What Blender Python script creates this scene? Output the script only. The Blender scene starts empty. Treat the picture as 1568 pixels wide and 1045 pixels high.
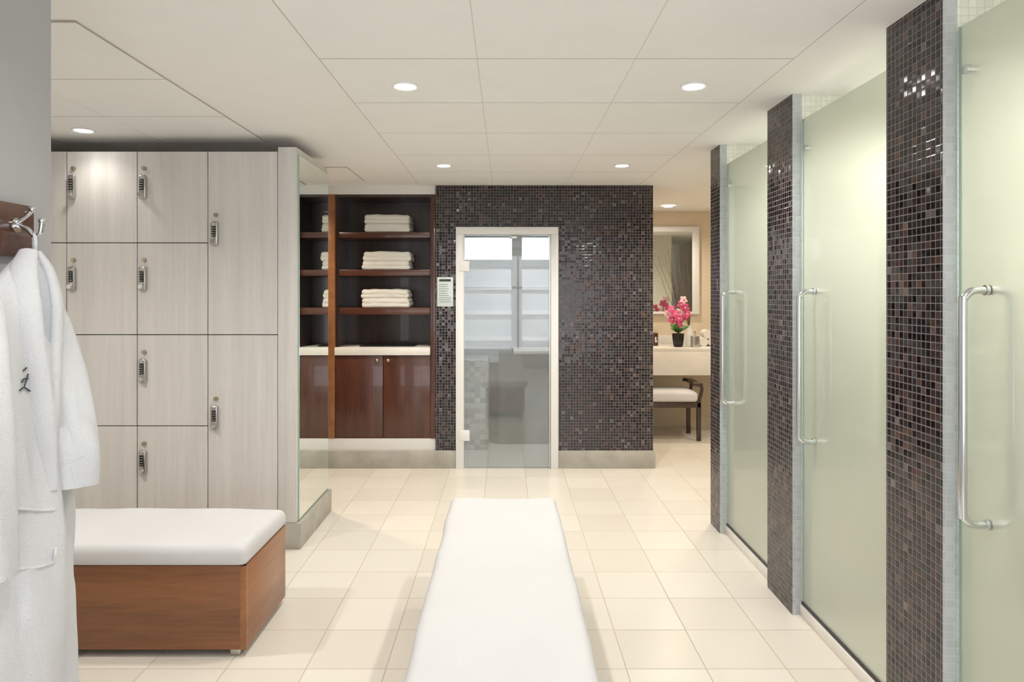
import bpy, bmesh, math, random
from mathutils import Vector, Matrix, noise
random.seed(4)
S=bpy.context.scene
CH=2.427   # ceiling height

# ------------------------------------------------------------------ materials
def nm(name):
    m=bpy.data.materials.new(name); m.use_nodes=True
    nt=m.node_tree; b=nt.nodes['Principled BSDF']
    return m,nt,b
def M(nt,op,a,b=None,c=None):
    n=nt.nodes.new('ShaderNodeMath'); n.operation=op
    for i,x in enumerate((a,b,c)):
        if x is None: continue
        if isinstance(x,(int,float)): n.inputs[i].default_value=x
        else: nt.links.new(x,n.inputs[i])
    return n.outputs[0]
def geo(nt):
    g=nt.nodes.new('ShaderNodeNewGeometry'); s=nt.nodes.new('ShaderNodeSeparateXYZ')
    nt.links.new(g.outputs['Position'],s.inputs[0]); return g,s.outputs
def ramp(nt,fac,stops,const=False):
    r=nt.nodes.new('ShaderNodeValToRGB'); e=r.color_ramp.elements
    if const: r.color_ramp.interpolation='CONSTANT'
    while len(e)<len(stops): e.new(0.5)
    for i,(p,c) in enumerate(stops):
        e[i].position=p; e[i].color=(*c,1)
    nt.links.new(fac,r.inputs[0]); return r.outputs[0]
def mix(nt,f,a,b):
    n=nt.nodes.new('ShaderNodeMix'); n.data_type='RGBA'
    for s,x in ((n.inputs[0],f),(n.inputs[6],a),(n.inputs[7],b)):
        if isinstance(x,(int,float)): s.default_value=x
        elif isinstance(x,tuple): s.default_value=(*x,1)
        else: nt.links.new(x,s)
    return n.outputs[2]
def comb(nt,x,y,z=0.0):
    c=nt.nodes.new('ShaderNodeCombineXYZ')
    for i,v in enumerate((x,y,z)):
        if isinstance(v,(int,float)): c.inputs[i].default_value=v
        else: nt.links.new(v,c.inputs[i])
    return c.outputs[0]
def noise_n(nt,vec,scale,detail=4,rough=.5):
    n=nt.nodes.new('ShaderNodeTexNoise'); n.inputs['Scale'].default_value=scale
    n.inputs['Detail'].default_value=detail; n.inputs['Roughness'].default_value=rough
    if vec is not None: nt.links.new(vec,n.inputs['Vector'])
    return n.outputs['Fac']
def bump(nt,b,h,dist,strength=1):
    n=nt.nodes.new('ShaderNodeBump'); n.inputs['Distance'].default_value=dist; n.inputs['Strength'].default_value=strength
    nt.links.new(h,n.inputs['Height']); nt.links.new(n.outputs[0],b.inputs['Normal']); return n
def plain(name,col,rough=.5,metal=0,bs=0,bd=.001,var=.04,nscale=6,**kw):
    m,nt,b=nm(name)
    g,s=geo(nt)
    f=noise_n(nt,g.outputs['Position'],nscale,5)
    lo=tuple(max(0,c*(1-var)) for c in col); hi=tuple(min(1,c*(1+var)) for c in col)
    nt.links.new(ramp(nt,f,[(.3,lo),(.7,hi)]),b.inputs['Base Color'])
    b.inputs['Roughness'].default_value=rough; b.inputs['Metallic'].default_value=metal
    for k,v in kw.items(): b.inputs[k].default_value=v
    if bs:
        h=noise_n(nt,g.outputs['Position'],bs,3); bump(nt,b,h,bd)
    return m
def tiled(name,u,v,pu,pv,u0,v0,gap,stops,grout,rough,tilt=0.0,dist=.001,fine=0.0,**kw):
    m,nt,b=nm(name)
    g,s=geo(nt)
    ax={'x':s[0],'y':s[1],'z':s[2]}
    U=ax[u] if len(u)==1 else M(nt,'ADD',s[0],s[1])
    V=ax[v]
    U=M(nt,'DIVIDE',M(nt,'SUBTRACT',U,u0),pu); V=M(nt,'DIVIDE',M(nt,'SUBTRACT',V,v0),pv)
    fu=M(nt,'FRACT',M(nt,'ADD',U,100)); fv=M(nt,'FRACT',M(nt,'ADD',V,100))
    du=M(nt,'MULTIPLY',M(nt,'MINIMUM',fu,M(nt,'SUBTRACT',1,fu)),pu)
    dv=M(nt,'MULTIPLY',M(nt,'MINIMUM',fv,M(nt,'SUBTRACT',1,fv)),pv)
    d=M(nt,'MINIMUM',du,dv)
    mask=M(nt,'GREATER_THAN',d,gap/2)
    w=nt.nodes.new('ShaderNodeTexWhiteNoise'); w.noise_dimensions='3D'
    nt.links.new(comb(nt,M(nt,'FLOOR',U),M(nt,'FLOOR',V),0.0),w.inputs['Vector'])
    c=ramp(nt,w.outputs['Value'],stops)
    if fine:
        f=noise_n(nt,g.outputs['Position'],7,6,.6)
        c=mix(nt,M(nt,'MULTIPLY',f,fine),c,grout)
    nt.links.new(mix(nt,mask,grout,c),b.inputs['Base Color'])
    nt.links.new(M(nt,'ADD',M(nt,'MULTIPLY',M(nt,'SUBTRACT',1,mask),.6),rough),b.inputs['Roughness'])
    sm=nt.nodes.new('ShaderNodeMapRange'); sm.inputs[2].default_value=gap*1.2
    nt.links.new(d,sm.inputs[0])
    bn=bump(nt,b,sm.outputs[0],dist,.7)
    if tilt:
        vm=nt.nodes.new('ShaderNodeVectorMath'); vm.operation='SUBTRACT'
        nt.links.new(w.outputs['Color'],vm.inputs[0]); vm.inputs[1].default_value=(.5,.5,.5)
        vs=nt.nodes.new('ShaderNodeVectorMath'); vs.operation='SCALE'; vs.inputs['Scale'].default_value=tilt
        nt.links.new(vm.outputs[0],vs.inputs[0])
        va=nt.nodes.new('ShaderNodeVectorMath'); va.operation='ADD'
        nt.links.new(g.outputs['Normal'],va.inputs[0]); nt.links.new(vs.outputs[0],va.inputs[1])
        vn=nt.nodes.new('ShaderNodeVectorMath'); vn.operation='NORMALIZE'
        nt.links.new(va.outputs[0],vn.inputs[0]); nt.links.new(vn.outputs[0],bn.inputs['Normal'])
    for k,v_ in kw.items(): b.inputs[k].default_value=v_
    return m
def wood(name,c1,c2,rough,axis='z',scale=14,stretch=.06,coat=0.0):
    m,nt,b=nm(name); g,s=geo(nt)
    sc={'x':(stretch,1,1),'y':(1,stretch,1),'z':(1,1,stretch)}[axis]
    mp=nt.nodes.new('ShaderNodeMapping'); mp.inputs['Scale'].default_value=sc
    nt.links.new(g.outputs['Position'],mp.inputs['Vector'])
    f=noise_n(nt,mp.outputs[0],scale,8,.65); f2=noise_n(nt,mp.outputs[0],scale*9,3,.6)
    ff=M(nt,'ADD',M(nt,'MULTIPLY',f,.7),M(nt,'MULTIPLY',f2,.3))
    nt.links.new(ramp(nt,ff,[(.36,c1),(.62,c2)]),b.inputs['Base Color'])
    b.inputs['Roughness'].default_value=rough; b.inputs['Coat Weight'].default_value=coat
    bump(nt,b,f2,.0004,.5)
    return m
def emis(name,col,st):
    m,nt,b=nm(name); b.inputs['Emission Color'].default_value=(*col,1); b.inputs['Emission Strength'].default_value=st
    b.inputs['Base Color'].default_value=(*col,1); return m

MOS=[(0,(.005,.004,.005)),(.35,(.011,.008,.010)),(.62,(.024,.018,.022)),(.84,(.044,.032,.036)),(.95,(.085,.043,.030)),(1,(.15,.14,.14))]
m_mos=tiled('mosaic_dark','xy','z',.0245,.0245,.003,.0,.0025,MOS,(.215,.19,.195),.10,tilt=.085)
m_mosL=tiled('mosaic_pale','xy','z',.0245,.0245,.003,.0,.0020,[(0,(.46,.49,.50)),(1,(.53,.565,.575))],(.58,.60,.60),.2,tilt=.03)
m_showt=tiled('shower_wall_tile','xy','z',.0245,.0245,.0,.0,.0028,[(0,(.74,.75,.67)),(1,(.84,.85,.78))],(.70,.70,.64),.3)
m_floor=tiled('floor_tile','x','y',.32,.317,.16,3.044,.005,[(0,(.735,.69,.61)),(.5,(.77,.73,.655)),(1,(.80,.76,.685))],(.50,.45,.37),.25,dist=.0006,fine=.08)
m_wall=plain('wall_paint_white',(.80,.79,.77),.7,bs=90,bd=.0003,var=.015)
m_wallg=plain('wall_paint_grey',(.43,.43,.445),.7,bs=90,bd=.0003,var=.015)
m_wallb=plain('wall_paint_beige',(.74,.63,.48),.7,bs=90,bd=.0003,var=.02)
m_ceil=plain('ceiling_paint',(.89,.885,.865),.8,var=.01)
m_ctile=plain('ceiling_tile_white',(.89,.89,.875),.75,var=.012,bs=200,bd=.0003)
m_cbar=plain('ceiling_joint_shadowed',(.50,.47,.42),.8,var=.02)
m_cbar2=plain('ceiling_joint_pale',(.72,.70,.65),.8,var=.02)
m_stone=plain('baseboard_stone',(.42,.40,.35),.4,var=.14,nscale=9)
m_lock=wood('locker_laminate',(.62,.595,.57),(.73,.705,.68),.42,'z',22,.035)
m_dark=plain('shadow_gap_dark',(.10,.085,.075),.8)
m_darkw=wood('wenge_panel',(.034,.019,.015),(.065,.034,.027),.3,'z',16,.05,.2)
m_mah=wood('mahogany_door',(.055,.018,.011),(.115,.040,.024),.3,'z',10,.08,.3)
m_mahh=wood('mahogany_shelf',(.06,.020,.012),(.115,.041,.025),.3,'x',14,.06,.2)
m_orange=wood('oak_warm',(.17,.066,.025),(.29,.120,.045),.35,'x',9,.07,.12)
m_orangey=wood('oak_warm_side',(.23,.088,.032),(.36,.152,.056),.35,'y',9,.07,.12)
m_cush=plain('cushion_fabric_white',(.64,.64,.65),.85,bs=700,bd=.0006,var=.02,nscale=3)
m_towel=plain('towel_terry',(.83,.80,.74),.95,bs=350,bd=.003,var=.04)
m_robe=plain('robe_terry',(.68,.695,.725),.95,bs=420,bd=.0025,var=.03)
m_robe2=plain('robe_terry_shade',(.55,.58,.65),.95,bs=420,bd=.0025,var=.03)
m_black=plain('black_plastic',(.012,.012,.012),.35)
m_chrome=plain('chrome',(.66,.68,.70),.14,metal=1,var=.01)
m_steel=plain('brushed_steel',(.50,.49,.47),.28,metal=1,var=.03)
m_brass=plain('brass_knob',(.50,.42,.32),.3,metal=1)
m_wframe=plain('door_frame_white',(.83,.83,.82),.35,var=.01)
m_mirror=plain('mirror_silver',(.86,.89,.86),.01,metal=1,var=.0)
m_gedge=plain('glass_edge_green',(.35,.52,.45),.15,var=.05)
m_marble=plain('counter_marble',(.80,.77,.72),.2,var=.06,nscale=5)
m_vase=plain('vase_black',(.012,.010,.010),.12)
m_leaf=plain('leaf_green',(.06,.20,.03),.4,var=.2)
m_pink=plain('orchid_pink',(.72,.10,.26),.5,var=.3,nscale=40)
m_pinkl=plain('orchid_pale',(.90,.62,.66),.5,var=.1,nscale=40)
m_twig=plain('twig_brown',(.13,.075,.04),.7)
m_sign=plain('notice_paper',(.66,.74,.72),.4,var=.03)
m_ink=plain('ink_dark',(.04,.05,.05),.6)
m_inkg=plain('ink_grey',(.22,.26,.26),.6)
m_grey=plain('steam_panel_grey',(.47,.49,.51),.5,var=.12,nscale=4)
m_greyj=plain('steam_panel_joint',(.66,.68,.70),.5,var=.05,nscale=4)
m_greyd=plain('steam_panel_dark',(.11,.115,.115),.5,var=.3,nscale=4)
m_stm=tiled('steam_room_mosaic','xy','z',.05,.05,0,0,.004,[(0,(.22,.23,.24)),(1,(.58,.59,.59))],(.5,.5,.5),.3)
m_lamp=emis('downlight_lens',(1,.97,.92),20)
m_clere=emis('clerestory_pane',(.90,.95,1),1.2)

def frosted():
    m,nt,b=nm('frosted_glass')
    g,s=geo(nt)
    nt.links.new(ramp(nt,noise_n(nt,g.outputs['Position'],3,2),[(.3,(.885,.915,.84)),(.7,(.905,.935,.865))]),b.inputs['Base Color'])
    b.inputs['Roughness'].default_value=.32; b.inputs['Transmission Weight'].default_value=.85
    b.inputs['IOR'].default_value=1.3; b.inputs['Coat Weight'].default_value=.7; b.inputs['Coat Roughness'].default_value=.03
    return m
m_frost=frosted()
def clearg():
    m,nt,b=nm('steam_door_glass')
    g,s=geo(nt)
    nt.links.new(ramp(nt,noise_n(nt,g.outputs['Position'],3,2),[(.3,(.84,.88,.87)),(.7,(.88,.91,.90))]),b.inputs['Base Color'])
    b.inputs['Roughness'].default_value=.045; b.inputs['Transmission Weight'].default_value=.90
    b.inputs['IOR'].default_value=1.2; b.inputs['Coat Weight'].default_value=1.0; b.inputs['Coat Roughness'].default_value=.02
    return m
m_clear=clearg()

# ------------------------------------------------------------------ builder
class B:
    def __init__(s,name): s.name=name; s.bm=bmesh.new(); s.mats=[]
    def mi(s,m):
        if m not in s.mats: s.mats.append(m)
        return s.mats.index(m)
    def _take(s,t,mat,smooth=True):
        i=s.mi(mat)
        for f in t.faces: f.material_index=i; f.smooth=smooth
        me=bpy.data.meshes.new('t'); t.to_mesh(me); t.free(); s.bm.from_mesh(me); bpy.data.meshes.remove(me)
    def box(s,lo,hi,mat,bev=0,seg=2,rot=None):
        t=bmesh.new(); bmesh.ops.create_cube(t,size=1)
        lo=Vector(lo); hi=Vector(hi); c=(lo+hi)/2; d=hi-lo
        for v in t.verts: v.co=Vector((v.co.x*d.x,v.co.y*d.y,v.co.z*d.z))
        if bev: bmesh.ops.bevel(t,geom=t.edges[:],offset=min(bev,min(d)*.49),segments=seg,affect='EDGES',profile=.5)
        for v in t.verts:
            if rot is not None: v.co=rot@v.co
            v.co+=c
        s._take(t,mat); return s
    def cyl(s,p0,p1,r0,r1,mat,seg=24):
        p0=Vector(p0);p1=Vector(p1); t=bmesh.new()
        bmesh.ops.create_cone(t,cap_ends=True,segments=seg,radius1=r0,radius2=r1,depth=(p1-p0).length)
        q=Vector((0,0,1)).rotation_difference(p1-p0).to_matrix()
        for v in t.verts: v.co=q@v.co+(p0+p1)/2
        s._take(t,mat); return s
    def sph(s,c,r,mat,rot=None,seg=16):
        t=bmesh.new(); bmesh.ops.create_uvsphere(t,u_segments=seg,v_segments=seg//2+2,radius=1)
        r=Vector(r) if not isinstance(r,(int,float)) else Vector((r,r,r))
        for v in t.verts:
            v.co=Vector((v.co.x*r.x,v.co.y*r.y,v.co.z*r.z))
            if rot is not None: v.co=rot@v.co
            v.co+=Vector(c)
        s._take(t,mat); return s
    def loft(s,rings,mat,cap=True):
        t=bmesh.new(); R=[[t.verts.new(p) for p in r] for r in rings]; n=len(R[0])
        for a,b in zip(R,R[1:]):
            for i in range(n): t.faces.new((a[i],a[(i+1)%n],b[(i+1)%n],b[i]))
        if cap: t.faces.new(R[0][::-1]); t.faces.new(R[-1])
        bmesh.ops.recalc_face_normals(t,faces=t.faces[:])
        s._take(t,mat); return s
    def tube(s,pts,r,mat,seg=12,sub=6,flat=1.0,fold=0,foldn=5,wall=None):
        P=[Vector(p) for p in pts]; rs=r if isinstance(r,(list,tuple)) else [r]*len(P)
        Q=[];RR=[]
        E=[P[0]*2-P[1]]+P+[P[-1]*2-P[-2]]
        for i in range(1,len(E)-2):
            for k in range(sub):
                u=k/sub; a,b,c,d=E[i-1],E[i],E[i+1],E[i+2]
                Q.append(.5*((2*b)+(c-a)*u+(2*a-5*b+4*c-d)*u*u+(3*b-a-3*c+d)*u**3))
                RR.append(rs[i-1]*(1-u)+rs[i]*u)
        Q.append(P[-1]);RR.append(rs[-1])
        rings=[];up=None
        for i,q in enumerate(Q):
            tn=(Q[min(i+1,len(Q)-1)]-Q[max(i-1,0)]).normalized()
            if up is None:
                up=Vector((0,0,1)) if abs(tn.z)<.9 else Vector((1,0,0))
            up=(up-tn*up.dot(tn)).normalized(); sd=tn.cross(up)
            ring=[]
            for k in range(seg):
                a=2*math.pi*k/seg; rr=RR[i]*(1+fold*math.sin(foldn*a+i*.15))
                p=q+up*math.cos(a)*rr*flat+sd*math.sin(a)*rr
                if wall is not None: p.x=max(p.x,wall)
                ring.append(p)
            rings.append(ring)
        return s.loft(rings,mat)
    def soft(s,lo,hi,r,mat,step=.03,amp=.002,crown=.0,nsc=6,seed=0,taper=0):
        lo=Vector(lo);hi=Vector(hi)
        def lst(a,b):
            L=[a+r*(1-math.cos(t*math.pi/10))*1.0 for t in range(0,6)]
            n=max(2,int((b-a-2*r)/step)); L+=[a+r+(b-a-2*r)*i/n for i in range(1,n)]
            L+=[b-r*(1-math.cos(t*math.pi/10)) for t in range(5,-1,-1)]
            return L
        X,Y,Z=lst(lo.x,hi.x),lst(lo.y,hi.y),lst(lo.z,hi.z)
        t=bmesh.new(); vd={}
        def V(i,j,k):
            if (i,j,k) in vd: return vd[(i,j,k)]
            p=Vector((X[i],Y[j],Z[k]))
            q=Vector([min(max(p[a],lo[a]+r),hi[a]-r) for a in range(3)])
            d=p-q
            o=q+d.normalized()*r if d.length>1e-9 else p
            tx=(o.x-lo.x)/(hi.x-lo.x);ty=(o.y-lo.y)/(hi.y-lo.y);tz=(o.z-lo.z)/(hi.z-lo.z)
            cr=crown*(max(0,16*tx*(1-tx)*ty*(1-ty))**.4)*tz
            n=noise.noise_vector(Vector((o.x*nsc+seed,o.y*nsc,o.z*nsc)))*amp
            o=o+Vector((n.x*min(1,tz*3),n.y*min(1,tz*3),n.z*min(1,tz*3)+cr))
            if taper:
                c=(lo+hi)/2; o.x+= -taper*tz*(1 if o.x>c.x else -1)*min(1,abs(o.x-c.x)/(.5*(hi.x-lo.x)))**2
                o.y+= -taper*tz*(1 if o.y>c.y else -1)*min(1,abs(o.y-c.y)/(.5*(hi.y-lo.y)))**2
            vd[(i,j,k)]=t.verts.new(o); return vd[(i,j,k)]
        nx,ny,nz=len(X)-1,len(Y)-1,len(Z)-1
        def F(*v):
            try: t.faces.new(v)
            except ValueError: pass
        for i in range(nx):
            for j in range(ny):
                for k in (0,nz): F(V(i,j,k),V(i+1,j,k),V(i+1,j+1,k),V(i,j+1,k))
        for i in range(nx):
            for k in range(nz):
                for j in (0,ny): F(V(i,j,k),V(i+1,j,k),V(i+1,j,k+1),V(i,j,k+1))
        for j in range(ny):
            for k in range(nz):
                for i in (0,nx): F(V(i,j,k),V(i,j+1,k),V(i,j+1,k+1),V(i,j,k+1))
        bmesh.ops.remove_doubles(t,verts=t.verts[:],dist=1e-5)
        bmesh.ops.recalc_face_normals(t,faces=t.faces[:])
        s._take(t,mat); return s
    def done(s,ang=38):
        me=bpy.data.meshes.new(s.name)
        bb=[v.co for v in s.bm.verts]
        lo=Vector([min(v[i] for v in bb) for i in range(3)]); hi=Vector([max(v[i] for v in bb) for i in range(3)])
        c=Vector(((lo.x+hi.x)/2,(lo.y+hi.y)/2,lo.z))
        for v in s.bm.verts: v.co-=c
        s.bm.to_mesh(me); s.bm.free()
        for m in s.mats: me.materials.append(m)
        me.set_sharp_from_angle(angle=math.radians(ang))
        o=bpy.data.objects.new(s.name,me); o.location=c; S.collection.objects.link(o); return o

# ------------------------------------------------------------------ room shell
YB=5.87
XR=3.3; XL=-3.1; Y0=-2.0; YE=7.72
B('floor').box((XL-.1,Y0-.1,-.1),(XR+.1,YE+.1,0),m_floor).done()
B('ceiling').box((XL-.1,Y0-.1,CH+.006),(XR+.1,YE+.1,CH+.1),m_ceil).done()
# suspended tile fields
def tiles(name,x0,x1,y0,y1,p):
    b=B(name); gx=.0022; gy=.0042
    nx=round((x1-x0)/p); ny=round((y1-y0)/p)
    for i in range(nx):
        for j in range(ny):
            b.box((x0+i*p+gx,y0+j*p+gy,CH),(x0+(i+1)*p-gx,y0+(j+1)*p-gy,CH+.0065),m_ctile)
    for j in range(ny+1): b.box((x0,y0+j*p-gy,CH+.0005),(x1,y0+j*p+gy,CH+.006),m_cbar)
    for i in range(nx+1): b.box((x0+i*p-gx,y0,CH+.0007),(x0+i*p+gx,y1,CH+.006),m_cbar if i in(0,nx) else m_cbar2)
    b.done()
tiles('ceiling_tile_field',-.738,1.134,5.81-12*.624,5.81,.624)
tiles('ceiling_tile_field',-1.47-2*.62,-1.47,2.33,2.33+3*.62,.62)
tiles('ceiling_access_panel',-1.75,-1.17,5.02,5.60,.58)
B('wall_left').box((XL-.1,1.0,0),(XL,YE,CH+.01),m_wall).done()
B('wall_entry').box((-1.42,Y0,0),(-1.2,1.80,CH+.01),m_wallg).done()
B('wall_entry_return').box((XL,1.0,0),(-1.42,1.12,CH+.01),m_wall).done()
B('wall_right').box((XR,Y0,0),(XR+.1,YE,CH+.01),m_wallb).done()
B('wall_far').box((XL-.1,YE,0),(XR+.1,YE+.1,CH+.01),m_wallb).done()
# unseen wall behind camera, big window opening added to let in fill light
b=B('wall_front')
b.box((-1.2,Y0-.1,0),(XR,Y0,.35),m_wall).box((-1.2,Y0-.1,2.3),(XR,Y0,CH+.01),m_wall)
b.box((-1.2,Y0-.1,.35),(-1.0,Y0,2.3),m_wall).box((2.7,Y0-.1,.35),(XR,Y0,2.3),m_wall).done()
b=B('added_fill_window')
for x in (-1.0,.22,1.44,2.66): b.box((x,Y0-.08,.35),(x+.04,Y0-.02,2.3),m_wframe)
for z in (.35,1.6,2.26): b.box((-1.0,Y0-.079,z),(2.7,Y0-.021,z+.04),m_wframe)
b.done()
# mosaic back wall
B('wall_back').box((-.607,YB,0),(-.432,YB+.12,CH+.01),m_mos).done()
B('wall_back').box((-.432,YB,2.073),(.449,YB+.12,CH+.01),m_mos).done()
B('wall_back').box((.449,YB,0),(1.264,YB+.12,CH+.01),m_mos).done()
# plaster around the linen alcove
B('wall_alcove_left').box((XL,YB+.02,0),(-1.562,YB+.14,CH+.01),m_wall).done()
B('wall_alcove_top').box((-1.56,YB+.02,2.358),(-.607,YB+.14,CH+.01),m_wall).done()
B('wall_alcove_base').box((-1.56,YB+.02,.0),(-.607,YB+.14,.249),m_wall).done()
b=B('baseboard_back')
b.box((XL,YB-.018,0),(-.432,YB+.02,.152),m_stone,.003).done()
b=B('baseboard_back')
b.box((.449,YB-.018,0),(1.28,YB+.0,.152),m_stone,.003)
b.box((1.264,YB-.0,0),(1.28,7.3,.152),m_stone,.003)
b.done()
# steam room
B('wall_steam_right').box((1.144,YB+.12,0),(1.264,7.3,CH+.01),m_wallb).done()
B('wall_steam_left').box((-.605,YB+.121,0),(-.56,7.3,CH+.01),m_stm).done()
B('wall_steam_rear').box((-.607,7.3,0),(1.264,7.4,CH+.01),m_grey).done()
b=B('steam_room_partition')   # framed panes across the rear of the steam room
y=7.18
def px(u,Y): return (u-775)/1045*Y
def pz(v,Y): return 1.5-(v-450)/1045*Y
vs=[364,401,441,479,519,552]
us=[(696,784),(799,900)]
for (a,c) in us:
    for i in range(5):
        z1=pz(vs[i],y);z0=pz(vs[i+1],y)
        b.box((px(a,y),y,z0),(px(c,y),y+.02,z1),m_clere if i==0 else m_grey)
        b.box((px(a,y),y-.03,z0-(.05 if i==0 else .018)),(px(c,y),y+.025,z0+(.02 if i==0 else .018)),m_greyd if i==0 else m_greyj)
b.box((px(784,y),y-.04,0),(px(799,y),y+.03,2.2),m_greyd)
b.box((px(696,y),y-.045,2.09),(px(900,y),y+.03,2.25),m_greyd)
b.box((px(696,y),y,0),(px(900,y),y+.03,pz(552,y)),m_greyd)
b.done()
b=B('steam_room_bench')
b.box((px(786,6.9),6.75,.90),(1.14,7.13,.94),m_marble,.01)
b.box((px(764,6.9),6.8,0),(1.14,7.12,.90),m_greyd)
b.done()
b=B('steam_room_seat')
b.box((-.555,6.55,0),(px(748,6.6),7.13,.86),m_stm,.01)
b.done()
# steam door (frame + glass + hinges)
b=B('door_1')
y0,y1=YB-.03,YB+.10
b.box((-.431,y0,0),(-.362,y1,2.008),m_wframe,.004)
b.box((.383,y0,0),(.448,y1,2.008),m_wframe,.004)
b.box((-.431,y0,2.008),(.448,y1,2.072),m_wframe,.004)
b.box((-.362,YB-.01,.008),(.366,YB+.0,2.0),m_clear,.001,1)
for z in (1.735,.285):
    b.box((-.40,YB-.036,z-.045),(-.312,YB-.0105,z+.045),m_wframe,.004)
b.box((.368,YB-.012,.008),(.380,YB+.002,2.0),m_steel,.001,1)
b.box((.03,YB-.015,1.975),(.10,YB+.003,2.0),m_steel,.002)
b.done()
b=B('notice_sign')
b.box((-.592,YB-.006,1.39),(-.455,YB+.0,1.642),m_sign,.001)
b.box((-.575,YB-.0075,1.605),(-.475,YB-.0055,1.625),m_ink)
for i in range(9):
    w=random.uniform(.07,.11); z=1.58-i*.019
    b.box((-.578,YB-.0075,z-.002),(-.578+w,YB-.0055,z+.002),m_inkg)
b.done()

# ------------------------------------------------------------------ linen alcove cabinet
b=B('linen_cabinet')
XA,XB=-1.56,-.609; yf=YB+.025
b.box((XA,yf,.25),(XB,yf+.42,.262),m_mah)
b.box((XA,yf+.40,.25),(XB,yf+.42,2.357),m_darkw)
b.box((XA,yf-.01,.251),(-1.478,yf+.40,2.357),m_orangey,.002)
b.box((-1.478,yf+.02,1.04),(-1.455,yf+.40,2.357),m_darkw)
b.box((-.655,yf+.02,1.04),(XB,yf+.40,2.357),m_darkw)
b.box((-.652,yf-.012,.251),(XB,yf+.02,2.356),m_mah,.002)
b.box((-1.478,yf+.0,2.335),(-.652,yf+.40,2.357),m_darkw)
for zt,zb in ((2.035,1.985),(1.708,1.655),(1.378,1.318)):
    b.box((-1.455,yf+.03,zb),(-.655,yf+.40,zt),m_mahh,.003)
b.box((-1.478,yf-.02,.969),(-.655,yf+.40,1.037),m_marble,.003)
b.box((-1.474,yf-.004,.262),(-1.064,yf+.02,.965),m_mah,.002)
b.box((-1.060,yf-.004,.262),(-.654,yf+.02,.965),m_mah,.002)
for x in (-1.11,-1.015):
    b.cyl((x,yf-.004,.925),(x,yf-.018,.925),.006,.006,m_brass)
    b.sph((x,yf-.024,.925),.016,m_brass)
b.done()
B('counter_tray').box((-1.28,yf+.06,1.037),(-.80,yf+.30,1.046),m_black,.003).done()
def towels(zb,xa,xb,seed):
    b=B('folded_towel_stack'); z=zb
    for k in range(2):
        h=.080+random.uniform(-.004,.004); dx=random.uniform(-.008,.008)
        b.soft((xa+dx,yf+.035,z),(xb+dx,yf+.33,z+h*.60),.022,m_towel,.02,.007,.0,14,seed+k)
        b.soft((xa+dx+.004,yf+.032,z+h*.36),(xb+dx-.004,yf+.325,z+h),.025,m_towel,.02,.008,.004,14,seed+k+9)
        z+=h-.003
    b.done()
towels(2.035,-1.235,-.835,1); towels(1.708,-1.255,-.835,5); towels(1.378,-1.262,-.845,11)

# ------------------------------------------------------------------ lockers
YL=4.02
b=B('locker_bank')
XLK=XL+.004
b.box((XLK,YL+.024,.155),(-1.342,4.70,2.330),m_dark)
b.box((XLK,YL+.03,2.330),(-1.342,4.70,2.338),m_lock)
b.box((-1.339,YL-.012,.154),(-1.231,4.70,2.362),m_lock,.002)
cols=[-3.005,-2.589,-2.173,-1.757,-1.343]
rows=[2.34,1.80,1.258,.72,.18]
def lock(b,x,z):
    b.box((x-.022,YL-.022,z-.072),(x+.022,YL,z+.072),m_steel,.012,3)
    b.box((x-.012,YL-.026,z-.02),(x+.012,YL-.018,z+.045),m_black,.003)
    for r in range(4):
        for c in (-.005,.005): b.sph((x+c,YL-.027,z-.01+r*.014),.0033,m_chrome,seg=8)
    b.cyl((x,YL-.02,z-.047),(x,YL-.042,z-.047),.015,.013,m_chrome,20)
    b.cyl((x+.006,YL,z+.110),(x+.006,YL-.016,z+.110),.013,.011,m_brass,16)
g=.0025
b.box((XLK,YL,.18),(cols[0]-g,YL+.022,2.34),m_lock,.0015,1)
for i in range(3):
    for j in range(4):
        b.box((cols[i]+g,YL,rows[j+1]+g),(cols[i+1]-g,YL+.022,rows[j]-g),m_lock,.0015,1)
        lock(b,cols[i]+.038,rows[j]-.212)
for a,c in ((2.34,1.258),(1.258,.18)):
    b.box((cols[3]+g,YL,c+g),(cols[4]-g,YL+.022,a-g),m_lock,.0015,1)
    lock(b,cols[3]+.044,a-.487)
b.done()
B('baseboard_lockers').box((XLK,YL-.02,0),(-1.205,4.715,.152),m_stone,.003).done()
b=B('mirror_panel')
b.box((-1.230,4.035,.160),(-1.2235,4.695,2.325),m_gedge)
b.box((-1.2236,4.040,.165),(-1.2225,4.690,2.320),m_mirror)
b.done()

# ------------------------------------------------------------------ storage bench (left)
b=B('storage_bench')
x0,x1,y0,y1=-2.45,-1.072,2.815,3.32
b.box((x0,y0,.03),(x1-.001,y0+.022,.376),m_orange,.002)
b.box((x0,y1-.022,.03),(x1-.001,y1,.376),m_orange,.002)
b.box((x1-.022,y0+.003,.03),(x1,y1-.003,.376),m_orangey,.002)
b.box((x0,y0,.03),(x0+.022,y1,.376),m_orangey,.002)
b.box((x0+.02,y0+.02,.03),(x1-.02,y1-.02,.37),m_dark)
b.box((x1-.026,y0-.003,.03),(x1+.002,y0+.01,.376),m_orangey,.002)
for x in (x0+.05,x1-.07):
    for y in (y0+.01,y1-.05): b.box((x,y,0),(x+.04,y+.04,.031),m_steel,.003)
b.soft((x0-.01,y0-.012,.374),(x1+.008,y1+.008,.455),.030,m_cush,.035,.006,.012,5,3,taper=.006)
b.done()

# ------------------------------------------------------------------ centre padded bench
b=B('padded_bench')
b.box((-.245,.35,.06),(.225,3.46,.37),m_orangey,.004)
b.box((-.215,.40,0),(.195,3.40,.06),m_dark)
b.soft((-.288,.30,.365),(.262,3.517,.455),.036,m_cush,.04,.006,.006,4,8,taper=.004)
b.done()

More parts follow.
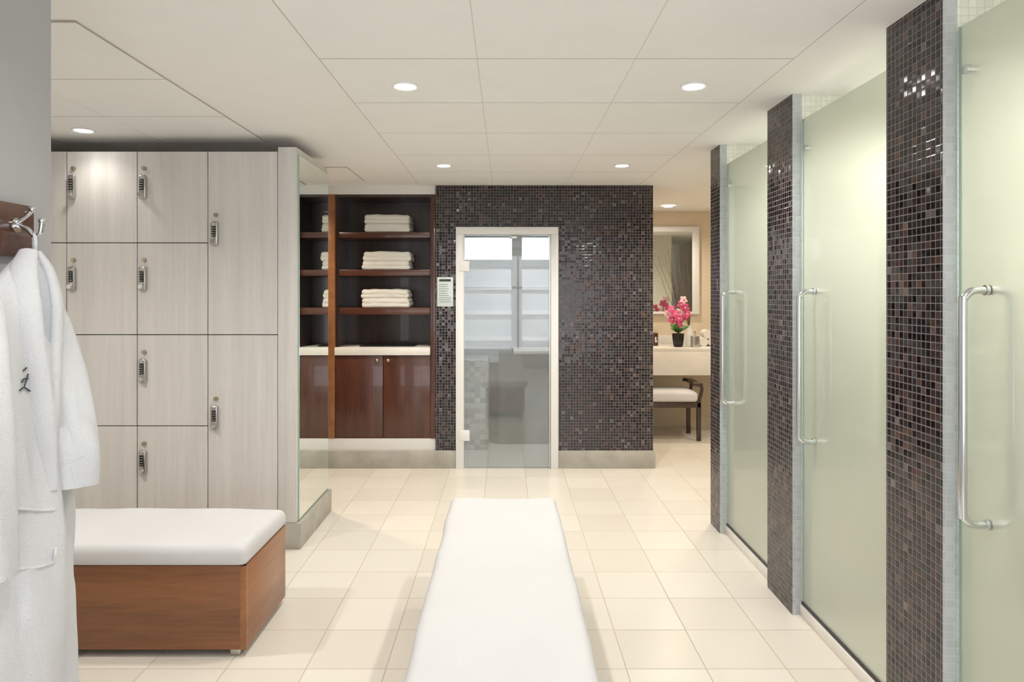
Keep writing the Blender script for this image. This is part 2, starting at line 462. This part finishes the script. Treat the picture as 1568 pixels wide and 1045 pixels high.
# ------------------------------------------------------------------ showers
XS=1.335; XG=1.380
piers=[(4.266,4.457),(3.185,3.488),(2.088,2.397),(.85,1.16)]
for (a,c) in piers:
    b=B('mosaic_pillar')
    b.box((XS,a+.002,0),(XS+.045,c,CH+.006),m_mos)
    b.box((XS+.001,a,0),(XS+.045,a+.002,CH+.006),m_mosL)
    b.box((XS+.045,a,0),(2.55,c,CH+.006),m_showt)
    b.done()
b=B('wall_shower_rear')
b.box((2.55,.85,0),(2.65,4.457,CH+.008),m_showt); b.done()
gaps=[(3.488,4.266),(2.397,3.185),(1.16,2.088)]
for i,(a,c) in enumerate(gaps):
    b=B('shower_kerb')
    b.box((1.368,a+.001,0),(1.47,c-.001,.05),m_marble,.003)
    b.box((1.378,a+.001,.05),(1.397,c-.001,.066),m_black)
    b.done()
    b=B('glass_shower_door')
    b.box((XG,a+.008,.066),(XG+.010,c-.01,2.312),m_frost,.001,1)
    b.box((XG-.001,c-.0112,.066),(XG+.011,c-.008,2.312),m_gedge)
    yh=c-.13
    for sgn,xx in ((-1,XG),(1,XG+.010)):
        xb=xx+sgn*.070
        zt,zb=1.510,.836
        pts=[(xx,yh,zt),(xx+sgn*.02,yh,zt)]
        R=.042
        for q in range(5):
            a_=q*math.pi/8; pts.append((xb-sgn*R*(1-math.sin(a_)),yh,zt-R*(1-math.cos(a_))))
        pts.append((xb,yh,(zt+zb)/2))
        for q in range(4,-1,-1):
            a_=q*math.pi/8; pts.append((xb-sgn*R*(1-math.sin(a_)),yh,zb+R*(1-math.cos(a_))))
        pts+=[(xx+sgn*.02,yh,zb),(xx,yh,zb)]
        b.tube(pts,.0115,m_chrome,14,4)
        for z in (zt,zb): b.cyl((xx,yh,z),(xx+sgn*.008,yh,z),.015,.015,m_chrome,20)
    for z in (.35,2.0):
        b.box((XG+.0102,a+.001,z-.045),(XG+.028,a+.06,z+.045),m_chrome,.004)
    b.cyl((XG-.012,c-.05,2.17),(XG+.03,c-.05,2.17),.014,.014,m_chrome,16)
    b.done()
    b=B('shower_head')
    ym=(a+c)/2
    b.tube([(2.55,ym,2.08),(2.40,ym,2.12),(2.28,ym,2.10),(2.22,ym,2.04)],.011,m_chrome)
    b.cyl((2.22,ym,2.05),(2.20,ym,2.01),.02,.07,m_chrome); b.done()
# ------------------------------------------------------------------ vanity area
b=B('vanity_counter')
b.box((1.264+.018,7.14,.645),(3.0,7.165,.90),m_marble,.002)
b.box((1.264+.018,7.135,.90),(3.0,YE-.001,.932),m_marble,.004)
b.box((2.96,7.165,0),(3.0,YE-.001,.90),m_marble,.002)
b.done()
B('trim_backsplash').box((1.28,YE-.02,.932),(3.0,YE,1.03),m_marble,.002).done()
b=B('vanity_mirror')
b.box((1.30,YE-.025,1.295),(2.10,YE-.004,2.20),m_mirror)
for lo,hi in (((2.10,YE-.04,1.27),(2.175,YE,2.255)),((1.30,YE-.04,2.20),(2.10,YE,2.255)),((1.30,YE-.04,1.27),(2.10,YE,1.298))):
    b.box(lo,hi,m_wframe,.003)
b.done()
b=B('vanity_stool')
sx0,sx1,sy0,sy1=1.40,2.00,6.93,7.36
def leg(x,y):
    b.box((x-.02,y-.02,0),(x+.02,y+.02,.42),m_darkw,.004)
for y in (sy0+.02,sy1-.02):
    for x in (sx0+.02,sx1-.04): leg(x,y)
    b.tube([(sx1-.04,y,.40),(sx1-.015,y,.48),(sx1-.01,y,.545),(sx1-.045,y,.572),(sx1-.10,y,.575)],.018,m_darkw,8)
    b.tube([(sx0+.02,y,.40),(sx0+.0,y,.48),(sx0+.0,y,.545),(sx0+.03,y,.572),(sx0+.08,y,.575)],.018,m_darkw,8)
b.box((sx1-.075,sy0,.555),(sx1-.0,sy1,.59),m_darkw,.008)
b.box((sx0-.0,sy0,.555),(sx0+.075,sy1,.59),m_darkw,.008)
b.box((sx0,sy0,.34),(sx1-.02,sy1,.395),m_darkw,.005)
b.soft((sx0+.02,sy0-.005,.395),(sx1-.05,sy1,.495),.03,m_cush,.04,.003,.012,5)
b.done()
b=B('orchid_vase')
vx,vy=1.845,7.32; zc=.932
prof=[(.045,0),(.052,.02),(.060,.08),(.066,.14),(.062,.14),(.05,.10)]
b.loft([[Vector((vx+r*math.cos(a*math.pi/12),vy+r*math.sin(a*math.pi/12),zc+z)) for a in range(24)] for r,z in prof],m_vase)
for k in range(9):
    a=k*.7; l=random.uniform(.08,.14)
    R=Matrix.Rotation(a,3,'Z')@Matrix.Rotation(-.7+random.uniform(-.25,.25),3,'Y')
    b.sph(Vector((vx,vy,zc+.15))+R@Vector((l*.6,0,0)),(l*.62,.028,.005),m_leaf,R)
stems=[[(vx,vy,zc+.12),(vx-.02,vy,zc+.28),(vx-.07,vy,zc+.38),(vx-.11,vy,zc+.36)],
       [(vx,vy,zc+.12),(vx+.01,vy,zc+.32),(vx+.02,vy,zc+.45),(vx+.05,vy,zc+.50)],
       [(vx,vy,zc+.12),(vx+.04,vy,zc+.28),(vx+.08,vy,zc+.34)]]
for st in stems: b.tube(st,.004,m_leaf,6)
fl=[(-.11,.35),(-.07,.29),(-.08,.40),(-.01,.30),(.01,.37),(.04,.31),(.08,.35),(.02,.45),(.05,.50),(.06,.42),(.0,.24),(-.04,.35)]
for i,(dx,dz) in enumerate(fl):
    c=Vector((vx+dx,vy-.03+random.uniform(-.03,.02),zc+dz))
    T=Matrix.Rotation(random.uniform(-.4,.4),3,'Z')@Matrix.Rotation(random.uniform(-.3,.3),3,'X')
    for p in range(5):
        a=p*2*math.pi/5+.3
        R=T@Matrix.Rotation(a,3,'Y')
        b.sph(c+R@Vector((.024,0,0)),(.026,.005,.019),m_pinkl if i%4==0 else m_pink,R,10)
    b.sph(c+T@Vector((0,-.008,0)),.009,m_pinkl if i%4 else m_pink,seg=8)
b.done()
b=B('branch_arrangement')
bx,by=2.02,7.52
b.loft([[Vector((bx+r*math.cos(a*math.pi/10),by+r*math.sin(a*math.pi/10),.932+z)) for a in range(20)] for r,z in [(.04,0),(.05,.03),(.035,.16),(.025,.2),(.03,.22)]],m_wframe)
for k in range(9):
    a=random.uniform(0,6.28); s_=random.uniform(.08,.26); h=random.uniform(.6,.95)
    p=[(bx,by,1.1)]
    for q in range(1,6):
        t=q/5; p.append((bx-abs(s_*math.cos(a))*t*1.3+random.uniform(-.02,.02),by+.4*s_*math.sin(a)*t-.02,1.1+h*t))
    b.tube(p,[.003,.0026,.0022,.002,.0016,.0012],m_twig,6,4)
b.done()
b=B('tissue_box'); b.box((1.52,7.45,.932),(1.66,7.6,1.07),m_mah,.006); b.box((1.62,7.435,.97),(1.65,7.452,1.03),m_chrome,.003); b.done()
b=B('soap_dispenser')
b.box((1.97,7.22,.932),(2.05,7.30,1.05),m_steel,.006); b.cyl((2.01,7.26,1.05),(2.01,7.26,1.09),.008,.008,m_chrome); b.box((1.98,7.25,1.085),(2.02,7.27,1.097),m_chrome,.002); b.done()
b=B('rolled_hand_towel')
for k,(x,z) in enumerate([(2.13,.98),(2.225,.98),(2.178,1.062)]):
    b.cyl((x,7.36,z),(x,7.50,z),.048,.048,m_towel,24)
b.done()

# ------------------------------------------------------------------ coat hooks and robe
b=B('coat_hook_board')
b.box((-1.2,.9,1.59),(-1.182,1.71,1.718),m_mahh,.002)
for y in (1.64,1.30,1.0):
    b.cyl((-1.182,y,1.665),(-1.174,y,1.665),.018,.018,m_chrome)
    b.tube([(-1.178,y,1.665),(-1.15,y,1.655),(-1.135,y,1.64),(-1.12,y,1.645),(-1.115,y,1.67)],[.006,.006,.005,.005,.006],m_chrome)
    b.tube([(-1.178,y,1.67),(-1.155,y,1.685),(-1.14,y,1.70)],[.006,.005,.006],m_chrome)
    b.sph((-1.115,y,1.675),.008,m_chrome); b.sph((-1.138,y,1.703),.008,m_chrome)
b.done()
b=B('bathrobe')
prof=[ # z,cx,cy,ax,ay
 (1.600,-1.140,1.635,.012,.020),(1.585,-1.140,1.632,.024,.036),(1.56,-1.140,1.62,.032,.055),(1.52,-1.138,1.60,.040,.085),
 (1.47,-1.135,1.575,.050,.125),(1.42,-1.133,1.56,.056,.155),(1.36,-1.13,1.55,.062,.165),(1.25,-1.125,1.54,.068,.17),(1.1,-1.12,1.53,.074,.175),
 (.95,-1.115,1.525,.080,.18),(.8,-1.112,1.52,.083,.185),(.6,-1.11,1.52,.086,.19),(.42,-1.108,1.52,.09,.195),(.40,-1.108,1.52,.087,.19)]
rings=[];N=96
def interp(z):
    for p,q in zip(prof,prof[1:]):
        if q[0]<=z<=p[0]:
            t=(p[0]-z)/(p[0]-q[0]); t=max(0,min(1,t)); return [p[i]*(1-t)+q[i]*t for i in range(1,5)]
    return list(prof[-1][1:])
nz=120
def surf(z,a):
    cx,cy,ax,ay=interp(z); dn=min(1,(1.6-z)/.25)
    f=1+dn*(.075*math.sin(6*a+1.2*math.sin(z*3))+.035*math.sin(13*a+z*4)+.10*noise.noise(Vector((math.cos(a)*2.2,math.sin(a)*2.2,z*3)))+.05*noise.noise(Vector((math.cos(a)*6,math.sin(a)*6,z*9))))
    return Vector((max(cx+ax*math.cos(a)*f,-1.198),cy+ay*math.sin(a)*f,z))
for i in range(nz+1):
    z=1.60-(1.2)*i/nz
    rings.append([surf(z,2*math.pi*k/N) for k in range(N)])
b.loft(rings,m_robe)
WL=-1.197
# far sleeve with turned cuff
b.tube([(-1.145,1.64,1.52),(-1.135,1.68,1.43),(-1.108,1.69,1.30),(-1.075,1.675,1.19),(-1.062,1.665,1.10)],[.040,.054,.058,.055,.057],m_robe,32,8,1.0,.08,5,WL)
b.tube([(-1.076,1.672,1.175),(-1.066,1.668,1.11),(-1.066,1.663,1.035)],[.060,.067,.064],m_robe,32,8,1.0,.06,5,WL)
# near sleeve
b.tube([(-1.135,1.47,1.46),(-1.09,1.40,1.38),(-1.06,1.37,1.22),(-1.06,1.37,1.05),(-1.06,1.37,.93)],[.05,.058,.058,.062,.066],m_robe,32,8,1.0,.07,5,WL)
# shawl collar rolls
b.tube([(-1.13,1.640,1.600),(-1.112,1.655,1.55),(-1.092,1.650,1.47),(-1.080,1.630,1.36),(-1.065,1.60,1.22),(-1.055,1.565,1.05)],[.02,.030,.036,.034,.030,.022],m_robe,20,8,.55)
b.tube([(-1.13,1.615,1.600),(-1.115,1.575,1.55),(-1.092,1.545,1.47),(-1.075,1.54,1.36),(-1.058,1.55,1.22),(-1.05,1.56,1.05)],[.02,.030,.036,.034,.030,.022],m_robe,20,8,.55)
b.tube([(-1.14,1.62,1.600),(-1.112,1.61,1.54),(-1.095,1.60,1.47),(-1.08,1.59,1.36)],[.014,.028,.030,.016],m_robe2,14,8,.6)
# hanging loop
b.tube([(-1.128,1.635,1.59),(-1.125,1.632,1.62),(-1.132,1.638,1.642),(-1.138,1.645,1.62),(-1.135,1.645,1.59)],.004,m_robe,8)
# embroidery and pocket seam, laid on the cloth surface
def hit(u,v,z1=1.45,z0=1.13,off=.004):
    best=None
    for i in range(0,140):
        z=z1-(z1-z0)*i/139
        for k in range(-30,40):
            a=k*.04; p=surf(z,a)
            d=(775+1045*p.x/p.y-u)**2+(450+(1.5-p.z)*1045/p.y-v)**2
            if best is None or d<best[0]: best=(d,p)
    return best[1]+Vector((off,-off*.75,0))
for st in ([(34,568),(42,562),(50,567),(45,578),(36,581),(32,586)],[(43,563),(40,580),(36,594)],[(28,598),(37,594),(46,599),(56,595),(66,590)]):
    b.tube([hit(*q) for q in st],.0016,m_ink,8,6)
for st in ([(2,776),(20,779),(40,781),(60,782),(84,781)],[(84,781),(85,810),(84,840),(82,862)],[(82,862),(60,868),(30,872),(4,874)]):
    b.tube([hit(*q,1.1,.75,.001) for q in st],.0034,m_robe,8,6)
b.done()

# ------------------------------------------------------------------ downlights
def downlight(x,y,power,col=(1,.95,.88),size=150,blend=1.0,r=.045,main=True):
    b=B('recessed_downlight')
    n=28
    def ring(rr,z): return [Vector((x+rr*math.cos(2*math.pi*k/n),y+rr*math.sin(2*math.pi*k/n),z)) for k in range(n)]
    b.loft([ring(.062,CH+.0),ring(.062,CH-.005),ring(.056,CH-.008),ring(.046,CH-.005)],m_wframe,cap=False)
    b.loft([ring(.046,CH-.003),ring(.046,CH-.0055)],m_lamp)
    b.done()
    l=bpy.data.lights.new('downlight_lamp','SPOT'); l.energy=power; l.color=col; l.spot_size=math.radians(size); l.spot_blend=blend; l.shadow_soft_size=r
    o=bpy.data.objects.new('downlight_lamp',l); o.location=(x,y,CH-.03); S.collection.objects.link(o)
P=64
for x in (-.449,.835):
    downlight(x,4.92,P); downlight(x,3.04,54); downlight(x,1.16,36); downlight(x,-.72,34)  # last one sits behind the camera, unseen, added for fill light
downlight(-2.39,3.86,6,size=130); downlight(-2.42,2.6,80); downlight(-1.9,5.3,70,(1,.82,.60))
downlight(1.716,7.23,50,(1,.87,.70)); downlight(2.5,6.2,55,(1,.87,.70)); downlight(1.8,5.3,50,(1,.88,.72))
for a,c in gaps: downlight(1.95,(a+c)/2,62,(1,.97,.91),size=165)
downlight(.2,6.55,60,(.92,.96,1))

# ------------------------------------------------------------------ world, camera
w=bpy.data.worlds.new('World'); S.world=w; w.use_nodes=True
bg=w.node_tree.nodes['Background']; bg.inputs[0].default_value=(.92,.955,1,1); bg.inputs[1].default_value=3.6
S.view_settings.view_transform='Standard'; S.view_settings.look='None'; S.view_settings.exposure=0.05
cam=bpy.data.cameras.new('camera'); cam.lens=24; cam.sensor_width=36; cam.shift_x=9/1568; cam.shift_y=-72.5/1568; cam.clip_start=.05
co=bpy.data.objects.new('camera',cam); co.location=(0,0,1.5); co.rotation_euler=(math.radians(90),0,0); S.collection.objects.link(co); S.camera=co
